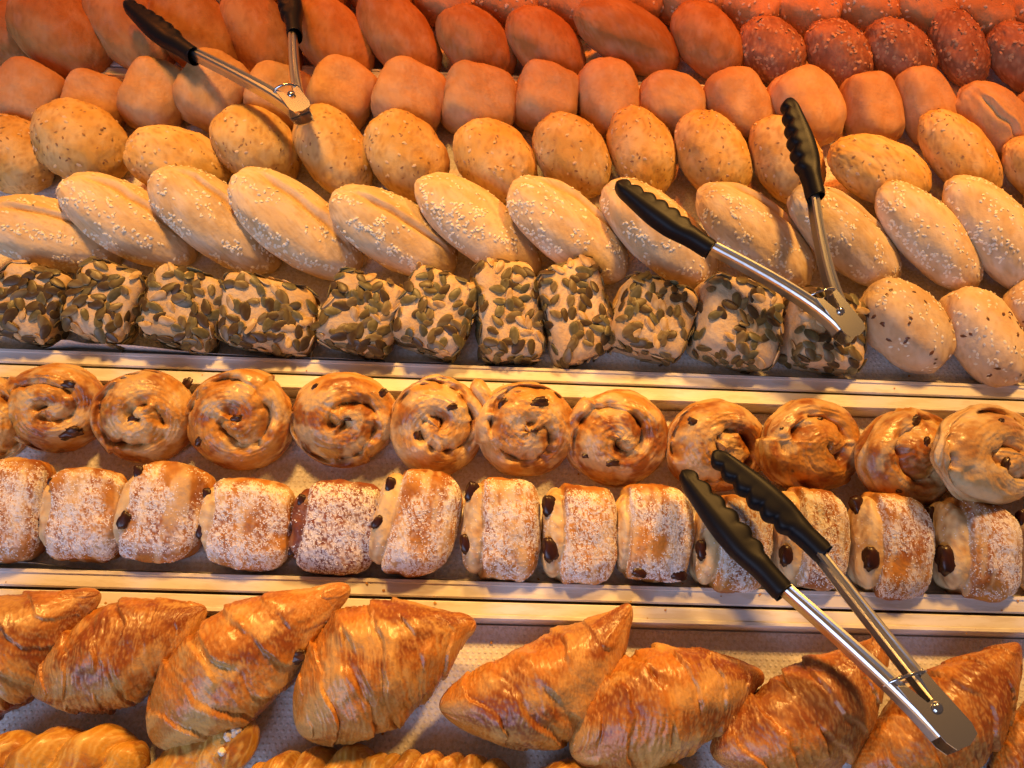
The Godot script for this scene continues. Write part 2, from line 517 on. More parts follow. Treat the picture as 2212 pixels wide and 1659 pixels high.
func row_pumpkin() -> void:
	var S := [[-75, 648, 78, 76, 20], [80, 662, 80, 78, 16], [238, 660, 76, 80, 22], [406, 673, 84, 80, 18], [582, 687, 102, 74, 13], [784, 685, 82, 80, 18], [938, 681, 78, 84, 22], [1094, 678, 106, 66, 82], [1238, 677, 104, 68, 74], [1402, 693, 80, 80, 20], [1582, 703, 86, 86, 18], [1768, 719, 80, 80, 14]]
	for i in S.size():
		var lab := "pumpkin seed roll %s the one under the open tongs' hinge" % ORD[11 - i] if i < 11 else "pumpkin seed roll lying under the hinge of the open tongs"
		var P := bun("pumpkin", "pumpkin_seed_roll", lab, "bread roll", "pumpkin seed rolls in one row", S[i], Vector3(0.18, 0.9, 0.28), 0.8, {"low": 0.85, "skew": rng.randf_range(-0.08, 0.08)})
		var spots := []
		var tries := 0
		while spots.size() < 105 and tries < 1500:
			tries += 1
			var d := Vector3(rng.randfn(), rng.randfn(), rng.randfn()).normalized()
			if d.y < -0.35 or (d.y < 0.1 and rng.randf() < 0.6): continue
			if d.x < -0.72 and rng.randf() < 0.7: continue
			var f := surface_frame(P, d)
			var ok := true
			for q in spots:
				if (q - f.origin).length() < 0.0049: ok = false
			if not ok: continue
			spots.append(f.origin)
			var size := Vector3(0.0074, 0.0012, 0.0042) * rng.randf_range(0.72, 1.08)
			var kind := 4 if rng.randf() < 0.13 else rng.randi() % 4
			if kind == 4: size.z *= 0.85
			var bs := f.basis * Basis(Vector3.UP, rng.randf() * TAU) * Basis(Vector3.BACK, rng.randf_range(-0.2, 0.2)) * Basis(Vector3.RIGHT, rng.randf_range(-0.3, 0.3))
			part("seed", seed_meshes[kind], M.seed, P.node, Transform3D(bs.scaled_local(size), f.origin + f.basis.y * 0.0006))
	S = [[1952, 706, 114, 82, 42], [2122, 728, 118, 78, 58], [2262, 700, 110, 78, 50]]
	var labs := ["white roll with brown linseeds beside the hinge of the open tongs", "white linseed roll leaning out over the paper, second from the tong hinge", "white linseed roll third from the tong hinge"]
	for i in S.size():
		var P := bun("white", "linseed_roll", labs[i], "bread roll", "white linseed rolls", S[i], Vector3(0.3, 0.9, 0.0), 0.8)
		tag(part("sesame_seeds", grains(P, 110, Vector3(0.0018, 0.0008, 0.0011), 0.0, 0.3), M.sesame, P.node), "", "", "", "stuff")
		tag(part("linseeds", grains(P, 26, Vector3(0.0026, 0.0009, 0.0014), 0.0, 0.0), M.linseed, P.node), "", "", "", "stuff")

# ---------------------------------------------------------------- raisin swirls
func swirl(i: int, s: Array, lab: String, pale: float, raisins: Array) -> void:
	var P := place(s[0], s[1], s[2], s[3], 0.0, Vector3(s[5], 0.8, s[6]), 0.42, 0.85)
	var R: float = P.A
	var Rz: float = P.B
	var H: float = P.C
	var off := Vector3(i * 5.3, i * 1.7, 3.0)
	var turn: float = s[4]
	var sgn := 1.0 if i % 2 else -1.0
	var nu := 150
	var nv := 84
	var coils := 1.4
	var v := PackedVector3Array()
	var c := PackedColorArray()
	var light := Color(0.70, 0.48, 0.20).lerp(Color(0.74, 0.58, 0.35), pale)
	var gold := Color(0.56, 0.25, 0.042).lerp(Color(0.66, 0.42, 0.16), pale)
	var dark := Color(0.30, 0.09, 0.014).lerp(Color(0.45, 0.22, 0.06), pale)
	for a in nv + 1:
		var u := float(a) / nv                    # 0 top middle .. 0.55 rim .. 1 underside middle
		for b in nu:
			var th := TAU * b / nu
			var dirv := Vector3(cos(th), 0, sin(th))
			var rr := 0.0
			var y := 0.0
			if u < 0.56:
				rr = u / 0.56
				y = 1.0
			elif u < 0.86:
				rr = 1.0
				y = 1.0 - (u - 0.56) / 0.30 * 2.0
			else:
				rr = 1.0 - (u - 0.86) / 0.14
				y = -1.0
			# soft rounded profile: superellipse between flat top and upright side
			var q := Vector3(dirv.x * rr, y, dirv.z * rr)
			var rad := pow(pow(rr, 3.0) + pow(absf(y), 3.0), -1.0 / 3.0)
			var px := rr * rad
			var py := y * rad
			var nq := Vector3(dirv.x * px, py, dirv.z * px) + off
			var w1 := nz(nq, 110.0)
			var w2 := nz(nq, 330.0)
			# spiral on the top
			var sp := fposmod(px * coils + sgn * (th + turn) / TAU + 0.16 * w1, 1.0)
			var top := sm(0.0, 0.5, py)
			var ridge := pow(absf(sin(PI * sp)), 0.38)
			var deep := (1.0 - ridge) * sm(-0.7, 0.0, nz(Vector3(cos(th), px, sin(th)) * 0.9 + off, 100.0) + 0.2)
			var coil := px * coils + sgn * (th + turn) / TAU
			var dome := 0.42 * (1.0 - px * px)
			py += top * (dome - 0.8 * deep * (0.9 + 0.7 * w2) * sm(1.08, 0.9, px))
			# outer wrap: spiral radius step where the tail ends, plus layered side
			var tail := fposmod((sgn * (th + turn) / TAU), 1.0)
			px *= 1.0 + 0.075 * (tail - 0.5) + 0.04 * w1
			var lay := sin(py * 17.0 + 3.0 * w1 + sgn * th * 1.0) * (0.6 + 0.8 * nz(nq, 260.0))
			var side := (1.0 - top) * sm(0.2, 0.7, px)
			px += side * 0.026 * lay + 0.006 * nz(nq, 900.0)
			py += top * (0.028 * nz(Vector3(coil * 4.0, th * 0.4, 7.0) + off, 260.0) + 0.02 * nz(nq, 900.0))
			py *= 1.0 + 0.12 * w1
			v.append(Vector3(dirv.x * px * R, py * H, dirv.z * px * Rz))
			var br := 0.5 + 1.0 * nz(nq + Vector3(4, 1, 0), 100.0) + 0.5 * w2 + 0.35 * nz(nq, 900.0)
			var col := mixc(gold, dark, br * 1.3 - 0.25)
			col = mixc(col, light, 0.75 * sm(-0.1, 0.45, nz(nq + Vector3(1, 8, 2), 160.0) + 0.25 * nz(nq, 700.0)))
			# laminated streaks follow the coils
			var streak := nz(Vector3(coil * 2.6, th * 0.5, 2.0) + off, 260.0)
			col = mixc(col, light, sm(0.1, 0.6, streak) * 0.22)
			col = mixc(col, dark, sm(0.2, 0.6, -streak) * 0.14)
			var sl := sm(0.1, 0.9, lay + 0.5 * nz(nq, 800.0))
			col = mixc(col, light * 0.95, side * sl * 0.75)
			c.append(col)
	var o := thing("raisin_swirl", lab, "pastry", P.tr, "raisin swirls in one row")
	part("dough", grid_mesh(v, c, nu, nv), M.glazed, o)
	if i == 5:
		# loose end of the dough sticking out behind
		var tp := {"A": 0.008, "B": 0.017, "C": 0.013, "low": 1.0, "n": 2.4, "lump": 0.08, "off": off, "c1": gold, "c2": light}
		part("dough_tail", bun_mesh(tp, 28, 20), M.glazed, o, Transform3D(Basis(Vector3.UP, 0.5), P.tr.affine_inverse() * at(1046, 862, 0.028)))
	for r in raisins:
		var bi := 0
		var bd := 1e9
		for k in v.size():
			var w: Vector3 = P.tr * v[k]
			var dd := (to_px(w) - Vector2(r[0], r[1])).length() + (w - cam_pos).dot(fwd) * 600.0
			if dd < bd:
				bd = dd
				bi = k
		var sc: float = r[2] / focal * (P.tr.origin - cam_pos).length()
		var bs := Basis(Vector3.UP, deg_to_rad(r[3])).scaled_local(Vector3(sc, sc * 0.5, sc * 0.55))
		part("raisin", M_raisin, M.choc, o, Transform3D(bs, v[bi] - Vector3(0, sc * 0.15, 0)))

var M_raisin: ArrayMesh
var M_choc: ArrayMesh

func dark_lump(c1: Color, c2: Color, boxy: float, lump: float, off: Vector3) -> ArrayMesh:
	var P := {"A": 1.0, "B": 1.0, "C": 1.0, "low": 1.0, "n": boxy, "lump": lump, "off": off, "c1": c1, "c2": c2, "pore": lump * 0.4}
	return bun_mesh(P, 18, 12)

func row_swirls() -> void:
	M_raisin = dark_lump(Color(0.085, 0.034, 0.014), Color(0.035, 0.013, 0.006), 2.0, 0.3, Vector3(3, 4, 5))
	M_choc = dark_lump(Color(0.05, 0.014, 0.006), Color(0.025, 0.008, 0.004), 3.0, 0.2, Vector3(1, 6, 2))
	# cx, cy, half width, half height, turn of the spiral, lean sideways, lean to the viewer
	var S := [[-22, 905, 95, 95, 0.3, 0.2, 0.4], [122, 880, 119, 95, 2.4, 0.1, 0.42], [316, 901, 113, 100, 4.0, 0.15, 0.4], [522, 908, 118, 108, 1.0, 0.0, 0.4], [745, 906, 116, 101, 5.2, 0.1, 0.4], [945, 922, 103, 107, 0.2, 0.1, 0.4], [1136, 929, 108, 102, 3.4, 0.1, 0.42], [1332, 944, 110, 104, 2.2, 0.0, 0.42], [1548, 964, 108, 99, 4.6, 0.1, 0.42], [1752, 962, 107, 101, 3.0, 0.35, 0.3], [1962, 990, 104, 106, 1.6, 0.35, 0.3], [2140, 985, 110, 107, 0.6, 0.55, 0.25], [2330, 1000, 105, 100, 1.6, 0.3, 0.3]]
	var rs := {1: [[151, 935, 20, 20], [148, 830, 14, 0]], 2: [[402, 832, 16, 70], [285, 905, 13, 30]], 3: [[510, 905, 11, 10], [430, 952, 12, 60]], 4: [[824, 850, 14, 50], [752, 905, 8, 0], [680, 835, 9, 40]], 5: [[898, 942, 14, 80], [975, 880, 12, 20]], 6: [[1165, 870, 20, 15], [1085, 872, 14, 60], [1155, 930, 8, 0]], 7: [[1325, 1000, 15, 5], [1268, 985, 10, 0]], 8: [[1500, 912, 14, 160], [1570, 990, 9, 0]], 9: [[1772, 905, 7, 0], [1690, 925, 5, 0]], 10: [[1978, 908, 15, 30], [2003, 955, 11, 60], [1945, 1060, 8, 0]], 11: [[2175, 1000, 14, 60], [2165, 905, 9, 10]]}
	for i in S.size():
		var lab := ""
		if i == 8: lab = "raisin swirl pastry with the black tong tips lying over it"
		elif i == 9: lab = "browned raisin swirl next to the one under the tong tips, tilted on its side"
		elif i == 10: lab = "dark golden raisin swirl with burnt raisins, second from the tong tips"
		elif i == 11: lab = "pale underbaked raisin swirl, third from the tong tips"
		elif i == 12: lab = "raisin swirl beyond the pale underbaked one"
		else: lab = "raisin swirl %s the one under the black tong tips, towards the slashed rolls" % ORD[8 - i]
		swirl(i, S[i], lab, 0.75 if i == 11 else (0.3 if i in [5, 6] else 0.0), rs.get(i, []))

# ---------------------------------------------------------------- chocolate pastries
func choc_pastry(i: int, s: Array, lab: String, sticks: Array, burnt: float) -> void:
	var P := place(s[0], s[1], s[2], s[3], s[4], Vector3(0.06, 0.93, 0.3), 0.62, 0.85)
	P.n = 3.3
	P.lump = 0.05
	P.pore = 0.006
	P.off = Vector3(i * 4.7, i * 2.1, 1.0)
	P.c1 = Color.WHITE
	P.c2 = Color.WHITE
	P.skew = s[5]
	var nu := 132
	var nv := 104
	var v := PackedVector3Array()
	var c := PackedColorArray()
	var light := Color(0.74, 0.55, 0.28)
	var gold := Color(0.50, 0.215, 0.04).lerp(Color(0.26, 0.075, 0.025), burnt)
	var dark := Color(0.30, 0.095, 0.017).lerp(Color(0.16, 0.04, 0.015), burnt)
	var off: Vector3 = P.off
	var lr := RandomNumberGenerator.new()
	lr.seed = 100 + i
	var cover: float = s[6]
	var dusts := PackedFloat32Array()
	for a in nv + 1:
		var ph := PI * a / nv
		for b in nu:
			var th := TAU * b / nu
			var d := Vector3(cos(ph), sin(ph) * cos(th), sin(ph) * sin(th))
			var q := d + off
			var p := bun_point(P, d)
			# folded end: the last fifth of the roll is a thinner tongue behind a crease
			var x := d.x + 0.05 * nz(q, 180.0)
			var at_x := 0.42 if i >= 5 and i != 8 else 0.62
			var crease := exp(-pow((x + at_x) / 0.055, 2)) * sm(-0.3, 0.2, d.y)
			var fold := sm(-at_x + 0.03, -at_x - 0.06, x)
			var lobe := exp(-pow((x + at_x + 0.22) / 0.16, 2))
			p *= 1.0 - 0.13 * crease - 0.10 * fold + 0.05 * lobe * fold
			# thin flaky layers running round the roll
			var layer := nz(Vector3(p.x * 26.0, p.z * 4.0, p.y * 9.0) + off, 420.0)
			p *= 1.0 + 0.010 * layer
			var br := 0.5 + 0.9 * nz(q, 120.0) + 0.4 * nz(q, 330.0)
			var col := mixc(gold, dark, br * 1.1 - 0.2)
			col = mixc(col, light, sm(0.0, 0.5, layer + 0.4 * nz(q + Vector3(3, 3, 3), 140.0)) * 0.55 * (1.0 - burnt * 0.7))
			col = mixc(col, light * 1.02, fold * (0.75 + 0.5 * nz(q, 500.0)) * (1.0 - burnt))
			var dust := cover + 0.55 * nz(q + Vector3(9, 2, 5), 130.0)
			dust *= 1.15 * sm(0.0, 0.45, d.y) * (1.0 - 0.8 * fold) * sm(0.98, 0.6, absf(d.z))
			dusts.append(dust)
			# a thin film of melted sugar, in specks
			col = mixc(col, Color(0.86, 0.79, 0.70), sm(0.1, 0.7, dust) * 0.85 * sm(-0.2, 0.3, nz(q, 1500.0) + 0.3 * layer))
			v.append(p)
			c.append(col)
	var o := thing("chocolate_pastry", lab, "pastry", P.tr, "chocolate pastries in one row")
	part("dough", grid_mesh(v, c, nu, nv), M.puff, o)
	tag(part("sugar_dusting", sugar(v, dusts, nu, nv, lr, off), M.sugar, o), "", "", "", "stuff")
	for r in sticks:
		var bi := 0
		var bd := 1e9
		for k in v.size():
			var w: Vector3 = P.tr * v[k]
			var dd := (to_px(w) - Vector2(r[0], r[1])).length() + (w - cam_pos).dot(fwd) * 700.0
			if dd < bd:
				bd = dd
				bi = k
		var sc: float = r[2] / focal * (P.tr.origin - cam_pos).length()
		var bs := Basis(Vector3.UP, deg_to_rad(r[3])).scaled_local(Vector3(sc * 0.62, sc * 0.55, sc))
		part("chocolate_stick", M_choc, M.choc, o, Transform3D(bs, v[bi] * 0.975))

func sugar(v: PackedVector3Array, dusts: PackedFloat32Array, nu: int, nv: int, lr: RandomNumberGenerator, off: Vector3) -> ArrayMesh:
	# fine sugar lying on the crust: little three-sided crumbs, thick where the sieve passed
	var st := SurfaceTool.new()
	st.begin(Mesh.PRIMITIVE_TRIANGLES)
	var made := 0
	for tries in 26000:
		if made > 7000: break
		# even over the area: turn a random direction into a grid cell
		var d := Vector3(lr.randfn(), lr.randfn(), lr.randfn()).normalized()
		var i := int(clampf(acos(d.x) / PI * nv, 0, nv - 1))
		var j := int(fposmod(atan2(d.z, d.y) / TAU, 1.0) * nu) % nu
		var a := i * nu + j
		var clump := 0.5 + 0.9 * nz(v[a] * 100.0 + off, 260.0) + 0.5 * nz(v[a] * 100.0 + off, 700.0)
		if lr.randf() * 0.7 + 0.14 > dusts[a] * (0.1 + 1.25 * clump): continue
		var p0 := v[a]
		var ex := v[i * nu + (j + 1) % nu] - p0
		var ey := v[a + nu] - p0
		var p := p0 + ex * lr.randf() + ey * lr.randf()
		var n := ey.cross(ex).normalized()
		if n.length() < 0.5 or ex.length() < 1e-6: continue
		if n.dot(p0) < 0.0: n = -n
		var x := ex.normalized().rotated(n, lr.randf() * TAU)
		var y := n.cross(x)
		var s := lr.randf_range(0.00028, 0.00062)
		var top := p + n * s * 0.9
		var r := []
		for k in 4: r.append(p + (x * cos(k * 1.57) + y * sin(k * 1.57)) * s * lr.randf_range(0.7, 1.2))
		for k in 4:
			st.add_vertex(r[k]); st.add_vertex(r[(k + 1) % 4]); st.add_vertex(top)
		made += 1
	st.generate_normals()
	return st.commit()

func row_chocolate() -> void:
	# cx, cy, half width, half height, turn, skew, sugar
	var S := [[30, 1100, 90, 112, 4, 0.0, 0.55], [188, 1111, 98, 100, 4, 0.05, 0.45], [356, 1106, 100, 108, 6, -0.08, 0.45], [536, 1131, 104, 98, 6, 0.05, 0.6], [728, 1138, 100, 100, 4, -0.05, 0.8], [892, 1128, 96, 114, 8, -0.1, 0.5], [1078, 1141, 88, 110, 3, 0.0, 0.55], [1246, 1153, 84, 106, 3, 0.0, 0.6], [1405, 1151, 86, 104, 4, 0.0, 0.6], [1575, 1175, 86, 104, 6, -0.1, 0.5], [1743, 1162, 84, 108, 5, 0.0, 0.6], [1912, 1179, 92, 110, 8, 0.08, 0.6], [2096, 1184, 100, 106, 8, 0.1, 0.55], [2275, 1195, 88, 104, 6, 0.0, 0.5]]
	var C := {0: [[88, 1130, 12, 0]], 1: [[100, 1035, 7, 0]], 2: [[297, 1018, 14, 20], [263, 1126, 17, -15]], 3: [[444, 1064, 13, 30], [428, 1148, 15, 0]], 4: [[648, 1080, 12, 0], [628, 1192, 11, 0]], 5: [[840, 1046, 16, 0], [813, 1128, 15, -30]], 6: [[1017, 1062, 21, -10], [1006, 1176, 20, 10]], 7: [[1184, 1092, 22, 5], [1186, 1190, 25, 10]], 8: [[1380, 1238, 16, 80], [1470, 1246, 17, 80]], 9: [[1516, 1190, 20, 10]], 10: [[1697, 1200, 20, 0]], 11: [[1852, 1092, 20, 30], [1880, 1209, 22, 5]], 12: [[2008, 1112, 17, 0], [2042, 1212, 26, 10]], 13: [[2206, 1120, 15, 0]]}
	for i in S.size():
		var lab := ""
		if i == 4: lab = "dark burnt chocolate pastry thickly dusted with sugar"
		elif i == 9: lab = "sugared chocolate pastry lying under the left black tong tip's collar"
		elif i == 10: lab = "sugared chocolate pastry partly covered by the steel collar of the tongs"
		elif i == 8: lab = "sugared chocolate pastry with two chocolate ends on its bottom edge"
		elif i > 10: lab = "sugared chocolate pastry %s the tongs, chocolate ends on its side" % ["next to", "second from", "third from"][i - 11]
		elif i > 4: lab = "sugared chocolate pastry %s the dark burnt one, towards the tongs" % ORD[i - 4]
		else: lab = "sugared chocolate pastry %s the dark burnt one, away from the tongs" % ORD[4 - i]
		if i == 9: lab = "sugared chocolate pastry half hidden under the black tong tips"
		choc_pastry(i, S[i], lab, C.get(i, []), 1.0 if i == 4 else 0.0)

# ---------------------------------------------------------------- croissants
func croissant(i: int, s: Array, lab: String) -> void:
	var P := place(s[0], s[1], s[2], s[3], s[4], Vector3(s[7], 0.93, 0.3), 0.86, 0.8)
	var bend: float = s[5]
	var fat: float = s[6]
	var brown: float = s[8]
	var off := Vector3(i * 6.1, i * 2.9, 4.0)
	var nu := 120
	var nv := 190
	var light := Color(0.63, 0.36, 0.105)
	var gold := Color(0.50, 0.185, 0.026)
	var dark := Color(0.24, 0.06, 0.009)
	var v := PackedVector3Array()
	var c := PackedColorArray()
	var hand := 1.0 if i % 2 else -1.0
	for a in nv + 1:
		var ph := PI * a / nv
		var t0 := -cos(ph)
		for b in nu:
			var th := TAU * b / nu
			var ct := cos(th)
			var sn := sin(th)
			var t := t0
			var prof := pow(maxf(1.0 - pow(absf(t), 4.5), 0.0), 0.5) * (0.36 + 0.64 * pow(0.5 + 0.5 * cos(PI * minf(absf(t - fat) / (1.1 if t < fat else 1.0), 1.0)), 0.55))
			var q := Vector3(t * 1.6, ct * 0.8, sn * 0.8) + off
			var w1 := nz(q, 90.0)
			# wrapped shells: each ends in a step, slanted round the roll
			var sgn := signf(t - fat)
			var sc := absf(t - fat) * 3.3 + 0.5 * sin(th + off.x) * hand * sgn + 0.3 * w1 + 0.07 * nz(q, 260.0) + 0.035 * nz(q, 800.0) + 0.45
			var fr := fposmod(sc, 1.0)
			var shell := 0.10 * sm(-0.65, 0.25, nz(q + Vector3(3, 1, 1), 140.0)) * ((1.0 - fr / 0.9) if fr < 0.9 else sm(0.9, 1.0, fr))
			var lip := exp(-pow((fr - 0.9) / 0.05, 2)) * sm(-0.3, 0.3, nz(q + Vector3(3, 1, 1), 180.0))
			# fine laminated lines, parallel to the shells
			var lam := nz(Vector3(sc * 2.6, th * 0.12, 1.0) + off, 420.0)
			var lam2 := nz(Vector3(sc * 8.0, th * 0.22, 5.0) + off, 420.0)
			var r := prof * (0.95 + shell + 0.06 * w1 + 0.016 * lam + 0.009 * lam2 + 0.010 * nz(q, 420.0) + 0.007 * nz(q, 1000.0)) - 0.02 * lip * prof
			var up := ct * r
			var sd := sn * r
			if up < 0.0: up *= 0.8
			var x := t
			sd += bend * (t * t - 0.3)
			v.append(Vector3(x * P.A, up * P.C, sd * P.B))
			var br := 0.40 + brown + 1.15 * nz(q + Vector3(2, 2, 7), 75.0) + 0.55 * nz(q, 210.0) + 0.4 * nz(q, 600.0) + 0.25 * nz(q, 1800.0)
			var col := mixc(gold, dark, br - 0.12)
			col = mixc(col, light, sm(0.02, 0.5, nz(q + Vector3(8, 1, 3), 120.0) + 0.22 * lam + 0.2 * nz(q, 500.0)) * clampf(0.8 - 1.6 * brown, 0.1, 0.9))
			col = mixc(col, light * 1.05, sm(0.15, 0.5, lam2 + 0.3 * lam + 0.25 * nz(q, 1300.0)) * 0.4)
			col = mixc(col, dark, sm(0.2, 0.6, -lam2 + 0.25 * nz(q + Vector3(1, 1, 1), 1300.0)) * 0.3)
			c.append(col)
	var o := thing("croissant", lab, "croissant", P.tr, "croissants in one row")
	part("dough", grid_mesh(v, c, nu, nv), M.croissant, o)
	if i == 2:
		# a raisin baked onto this one
		var bi := 0
		var bd := 1e9
		for k in v.size():
			var w: Vector3 = P.tr * v[k]
			var dd := (to_px(w) - Vector2(645, 1418)).length() + (w - cam_pos).dot(fwd) * 600.0
			if dd < bd:
				bd = dd
				bi = k
		part("raisin", M_raisin, M.choc, o, Transform3D(Basis.from_scale(Vector3(0.005, 0.003, 0.0045)), v[bi]))

func row_croissants() -> void:
	# cx, cy, half length, half width, turn, bend, fattest place, lean, brownness
	var S := [[30, 1400, 232, 116, -36, 0.15, -0.2, 0.1, 0.12], [264, 1408, 212, 108, -25, -0.1, -0.05, 0.1, 0.05], [540, 1418, 272, 120, -38, 0.15, -0.2, 0.05, -0.08], [828, 1434, 225, 136, -31, 0.25, -0.15, 0.1, 0.0], [1185, 1465, 236, 116, -29, -0.65, -0.1, 0.1, 0.15], [1440, 1522, 226, 128, -22, 0.2, -0.1, 0.1, 0.05], [1752, 1532, 232, 126, -35, -0.45, -0.15, 0.1, 0.42], [2040, 1550, 232, 118, -39, -0.3, -0.05, 0.1, 0.45], [2270, 1590, 200, 100, -45, 0.1, 0.0, 0.1, 0.5]]
	var L := ["dark golden croissant farthest along the row from the steel tongs", "plump croissant beside the pale one with the dark raisin spot, away from the tongs", "long pale croissant with a dark raisin spot, its tip over the tray rim", "croissant between the raisin-spotted one and the curved glossy one", "curved glossy brown croissant whose tip points over the tray rim", "broad croissant between the curved glossy one and the one under the tong arms", "brown croissant lying under the parallel steel tong arms", "brown croissant under the riveted heel of the tongs", "brown croissant just beyond the riveted heel of the tongs"]
	for i in S.size():
		croissant(i, S[i], L[i])

# ---------------------------------------------------------------- twisted pastries at the front
func twist(i: int, s: Array, called: String, lab: String, lobes: float, turns: float, deep: float) -> void:
	var P := place(s[0], s[1], s[2], s[3], s[4], Vector3(0.05, 0.95, 0.2), 0.8, 0.85)
	var off := Vector3(i * 3.3, 9.0, i * 4.1)
	var nu := 96
	var nv := 120
	var v := PackedVector3Array()
	var c := PackedColorArray()
	var light := Color(0.68, 0.43, 0.11)
	var gold := Color(0.58, 0.29, 0.035)
	var dark := Color(0.38, 0.13, 0.02)
	for a in nv + 1:
		var t := -cos(PI * a / nv)
		for b in nu:
			var th := TAU * b / nu
			var q := Vector3(t * 1.8, cos(th), sin(th)) + off
			var w1 := nz(q, 110.0)
			var prof := pow(maxf(1.0 - pow(absf(t), 4.0), 0.0), 0.5)
			var wave := fposmod((th * lobes / TAU) + t * turns + 0.12 * w1, 1.0)
			var ridge := pow(absf(sin(PI * wave)), 0.55)
			var lam := nz(Vector3(wave * 4.0, t * 1.2, 1.0) + off, 330.0)
			var r := prof * (1.0 - deep * (1.0 - ridge) + 0.07 * w1 + 0.015 * lam)
			v.append(Vector3(t * P.A, cos(th) * r * P.C, sin(th) * r * P.B))
			var col := mixc(gold, dark, 0.3 + 0.8 * nz(q, 90.0) + 0.4 * nz(q, 400.0))
			col = mixc(col, light, sm(0.0, 0.5, lam + 0.3 * w1) * 0.8)
			c.append(col)
	var o := thing(called, lab, "pastry", P.tr)
	part("dough", grid_mesh(v, c, nu, nv), M.glazed, o)
	if i == 1:
		for k in 5:
			var best := 0
			var bd := 1e9
			var tx := [Vector2(500, 1572), Vector2(507, 1582), Vector2(492, 1590), Vector2(480, 1625), Vector2(512, 1574)]
			for j in v.size():
				var w: Vector3 = P.tr * v[j]
				var dd: float = (to_px(w) - tx[k]).length() + (w - cam_pos).dot(fwd) * 600.0
				if dd < bd:
					bd = dd
					best = j
			part("sugar_nib", M_nib, M.nib, o, Transform3D(Basis(Vector3(1, 1, 0).normalized(), k * 1.1).scaled_local(Vector3(0.0035, 0.0022, 0.0026)), v[best]))

var M_nib: ArrayMesh

func row_front() -> void:
	M_nib = dark_lump(Color.WHITE, Color.WHITE, 2.6, 0.15, Vector3(8, 1, 1))
	twist(0, [120, 1660, 210, 92, -4], "pastry_twist", "thick yellow pastry twist under the croissants, beside the one with sugar nibs", 2.0, 1.9, 0.42)
	twist(1, [432, 1650, 155, 70, -38], "sugar_nib_pastry", "folded golden pastry with white sugar nibs on its raised end", 2.0, 0.5, 0.16)
	twist(2, [690, 1690, 165, 80, -6], "pastry_twist", "yellow pastry twist on the far side of the sugar nib pastry", 2.0, 2.1, 0.40)
	twist(3, [965, 1690, 165, 68, 4], "plaited_pastry", "knobbly plaited pastry with dark filling below the curved glossy croissant", 3.0, 3.4, 0.36)
	twist(4, [1320, 1705, 185, 72, -2], "plaited_pastry", "smooth yellow plaited pastry below the broad croissant", 2.0, 2.0, 0.16)

# ---------------------------------------------------------------- tongs
func sweep(rings: Array) -> ArrayMesh:
	# rings of equally many points, capped at both ends, faceted
	var st := SurfaceTool.new()
	st.begin(Mesh.PRIMITIVE_TRIANGLES)
	var n: int = rings[0].size()
	for i in rings.size() - 1:
		for j in n:
			var a: Vector3 = rings[i][j]
			var b: Vector3 = rings[i][(j + 1) % n]
			var d: Vector3 = rings[i + 1][j]
			var e: Vector3 = rings[i + 1][(j + 1) % n]
			st.set_smooth_group(-1)
			for p in [a, d, b, b, d, e]: st.add_vertex(p)
	return finish_caps(st, rings)

func finish_caps(st: SurfaceTool, rings: Array) -> ArrayMesh:
	for side in [0, rings.size() - 1]:
		var ring: Array = rings[side]
		var poly := PackedVector2Array()
		var o: Vector3 = ring[0]
		var ux: Vector3 = (ring[1] - o).normalized()
		var far: Vector3 = ring[ring.size() / 2] - o
		var nn := ux.cross(far).normalized()
		var uy := nn.cross(ux)
		for p in ring: poly.append(Vector2((p - o).dot(ux), (p - o).dot(uy)))
		for k in Geometry2D.triangulate_polygon(poly): st.add_vertex(ring[k])
	st.generate_normals()
	return st.commit()

func smooth_sweep(rings: Array) -> ArrayMesh:
	var n: int = rings[0].size()
	var v := PackedVector3Array()
	var c := PackedColorArray()
	for r in rings:
		for p in r:
			v.append(p)
			c.append(Color.WHITE)
	return grid_mesh(v, c, n, rings.size() - 1)

